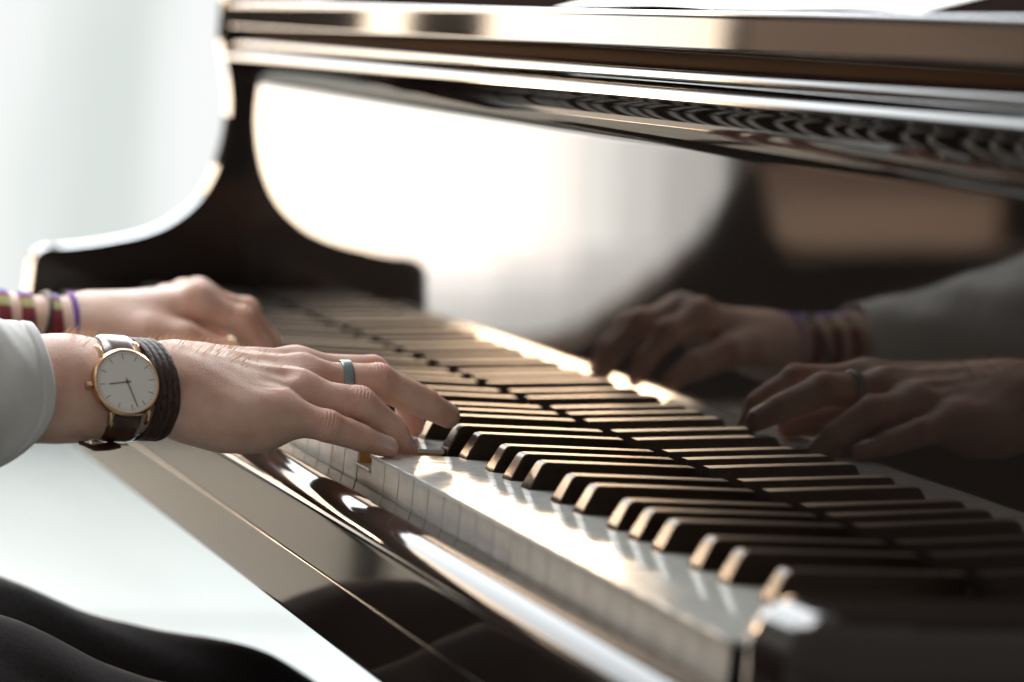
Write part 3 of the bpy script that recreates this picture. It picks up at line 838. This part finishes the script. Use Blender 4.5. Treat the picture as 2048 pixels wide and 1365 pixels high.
pane(w,HOT,-1884,-1704,122,476); pane(w,HOT,-2330,-1888,122,476); pane(w,HOT,-2330,-2174,480,1150); pane(w,GLARE,-2170,-1620,480,1150); pane(w,HOT,-1884,-1704,1154,ZT-2); pane(w,HOT,-2330,-1888,1154,ZG-2)
for z0,z1,k,k2 in ((-375,-333,9.,4.4),(-420,-378,6.6,4.),(-475,-423,4.8,3.6),(-556,-478,3.6,3.1)):  # lower rows dim step by step to fade the mirrored glow
    pane(w,fade_step(k),-1700,-570,z0,z1,'dimmed_pane'); pane(w,fade_step(.5*(k+k2)),-1900,-1704,z0,z1,'dimmed_pane'); pane(w,fade_step(k2),-2330,-1904,z0,z1,'dimmed_pane')
boxo('dark_bar',WALL,w,-1352,-570,5490,5530,80,560,6); boxo('dark_bar',WALL,w,-1668,-1458,5490,5530,80,560,6)  # dark bars added to darken the reflection in the music shelf
w=tag(empty('window',(2.3,5.545,-.72)),'tall pale window with bright upper panes behind the far arm of the piano','window')
pane(w,COOL,480,6000,-718,498); pane(w,SKY,-540,3400,520,4400,'upper_pane'); pane(w,SKY,-1880,-545,ZT+3,4400,'upper_pane')
w=tag(empty('window',(-2.8,5.545,-.72)),'dark wall with added glowing tan panels, mirrored in the fallboard','window')
pane(w,TAN,-3150,-2390,-345,-185,'glow_panel'); pane(w,TAN2,-3150,-2390,-182,-95,'glow_panel'); pane(w,WALL,-3290,-3152,-345,-95,'dark_panel'); pane(w,WALL,-3290,-2390,-718,-348,'dark_panel'); pane(w,WALL,-3290,-2390,-92,236,'dark_panel'); pane(w,TAN,-3290,-2390,240,560,'glow_panel'); pane(w,WALL,-3290,-2390,564,ZG-2,'dark_panel')  # emitting panels added to colour the fallboard and shelf reflections tan
# sofa behind the pianist, visible only as a reflection
sofa=tag(empty('sofa',(-1.6,2.9,-.72)),'dark sofa with a slanting side, mirrored in the fallboard','sofa')
bm=bmesh.new()
pr=[(-600,-330),(-640,-262),(-790,-236),(-870,-176),(-981,-89),(-1042,40),(-1072,40),(-1095,-92),(-1130,-112),(-2700,-118),(-2700,-719),(-1330,-719),(-1180,-330)]
n=len(pr); a=[bm.verts.new((x*S,2.76,z*S)) for x,z in pr]; b=[bm.verts.new(((142-(142-x)*1.10)*S,3.0,z*S)) for x,z in pr]
for i in range(n): bm.faces.new((a[i],a[(i+1)%n],b[(i+1)%n],b[i]))
bm.faces.new(a[::-1]); bm.faces.new(b); bmesh.ops.bevel(bm,geom=bm.edges[:],offset=.006,segments=2,affect='EDGES'); bmesh.ops.recalc_face_normals(bm,faces=bm.faces[:])
frombm('sofa_frame',bm,SOFAD,sofa,True,50)
for x in (-900,):
    boxo('leg',SOFAD,sofa,x-25,x+25,2840,2890,-719,-331,3)
boxo('seat_cushion',SOFAD,sofa,-2600,-1250,2780,2980,-111,-100,5,3)

# ------------------------------------------------------------------ light
w=bpy.data.worlds.new('World'); scene.world=w; w.use_nodes=True
bg=w.node_tree.nodes['Background']; bg.inputs['Color'].default_value=(1.,.95,.90,1); bg.inputs['Strength'].default_value=.34
def area(name,loc,target,size,energy,col,sy=None):
    L=bpy.data.lights.new(name,'AREA'); L.energy=energy; L.color=col; L.size=size
    if sy: L.shape='RECTANGLE'; L.size_y=sy
    o=bpy.data.objects.new(name,L); COL.objects.link(o); o.location=V(loc)
    d=V(target)-V(loc); o.rotation_euler=d.to_track_quat('-Z','Y').to_euler(); return o
area('sheet_fill',(2400,2500,1900),(250,350,250),1.5,230,(.92,.97,1.))  # cool fill lamp added to brighten the sheet music
area('hand_top_fill',(-500,1900,2200),(-60,450,40),1.0,42,(.96,.98,1.))  # lamp added to brighten the tops of the hands
sun=bpy.data.lights.new('sun','SUN'); sun.energy=.45; sun.angle=math.radians(.6); sun.color=(1.,.78,.56)
so=bpy.data.objects.new('sun',sun); COL.objects.link(so)
sd_=Vector((-.45,1.0,.30)).normalized(); so.rotation_euler=(-sd_).to_track_quat('-Z','Y').to_euler()

# ------------------------------------------------------------------ camera
cam=bpy.data.cameras.new('camera'); co_=bpy.data.objects.new('camera',cam); COL.objects.link(co_)
yaw,pit,rol=.3695,-.0936,.0921
f=Vector((math.sin(yaw)*math.cos(pit),math.cos(yaw)*math.cos(pit),math.sin(pit))); r=f.cross(Vector((0,0,1))).normalized(); u=r.cross(f)
r2=r*math.cos(rol)+u*math.sin(rol); u2=-r*math.sin(rol)+u*math.cos(rol)
M=Matrix((r2,u2,-f)).transposed().to_4x4(); M.translation=Vector((-454.06,-962.23,201.05))*S
co_.matrix_world=M
cam.sensor_width=36; cam.lens=36*5457.26/2048; cam.clip_start=.05; cam.clip_end=100
cam.dof.use_dof=True; cam.dof.focus_distance=1.435; cam.dof.aperture_fstop=4.5
scene.camera=co_
scene.render.engine='CYCLES'
scene.view_settings.view_transform='Standard'; scene.view_settings.look='None'; scene.view_settings.exposure=0; scene.view_settings.gamma=1
scene.cycles.max_bounces=10; scene.cycles.glossy_bounces=6; scene.cycles.sample_clamp_indirect=8
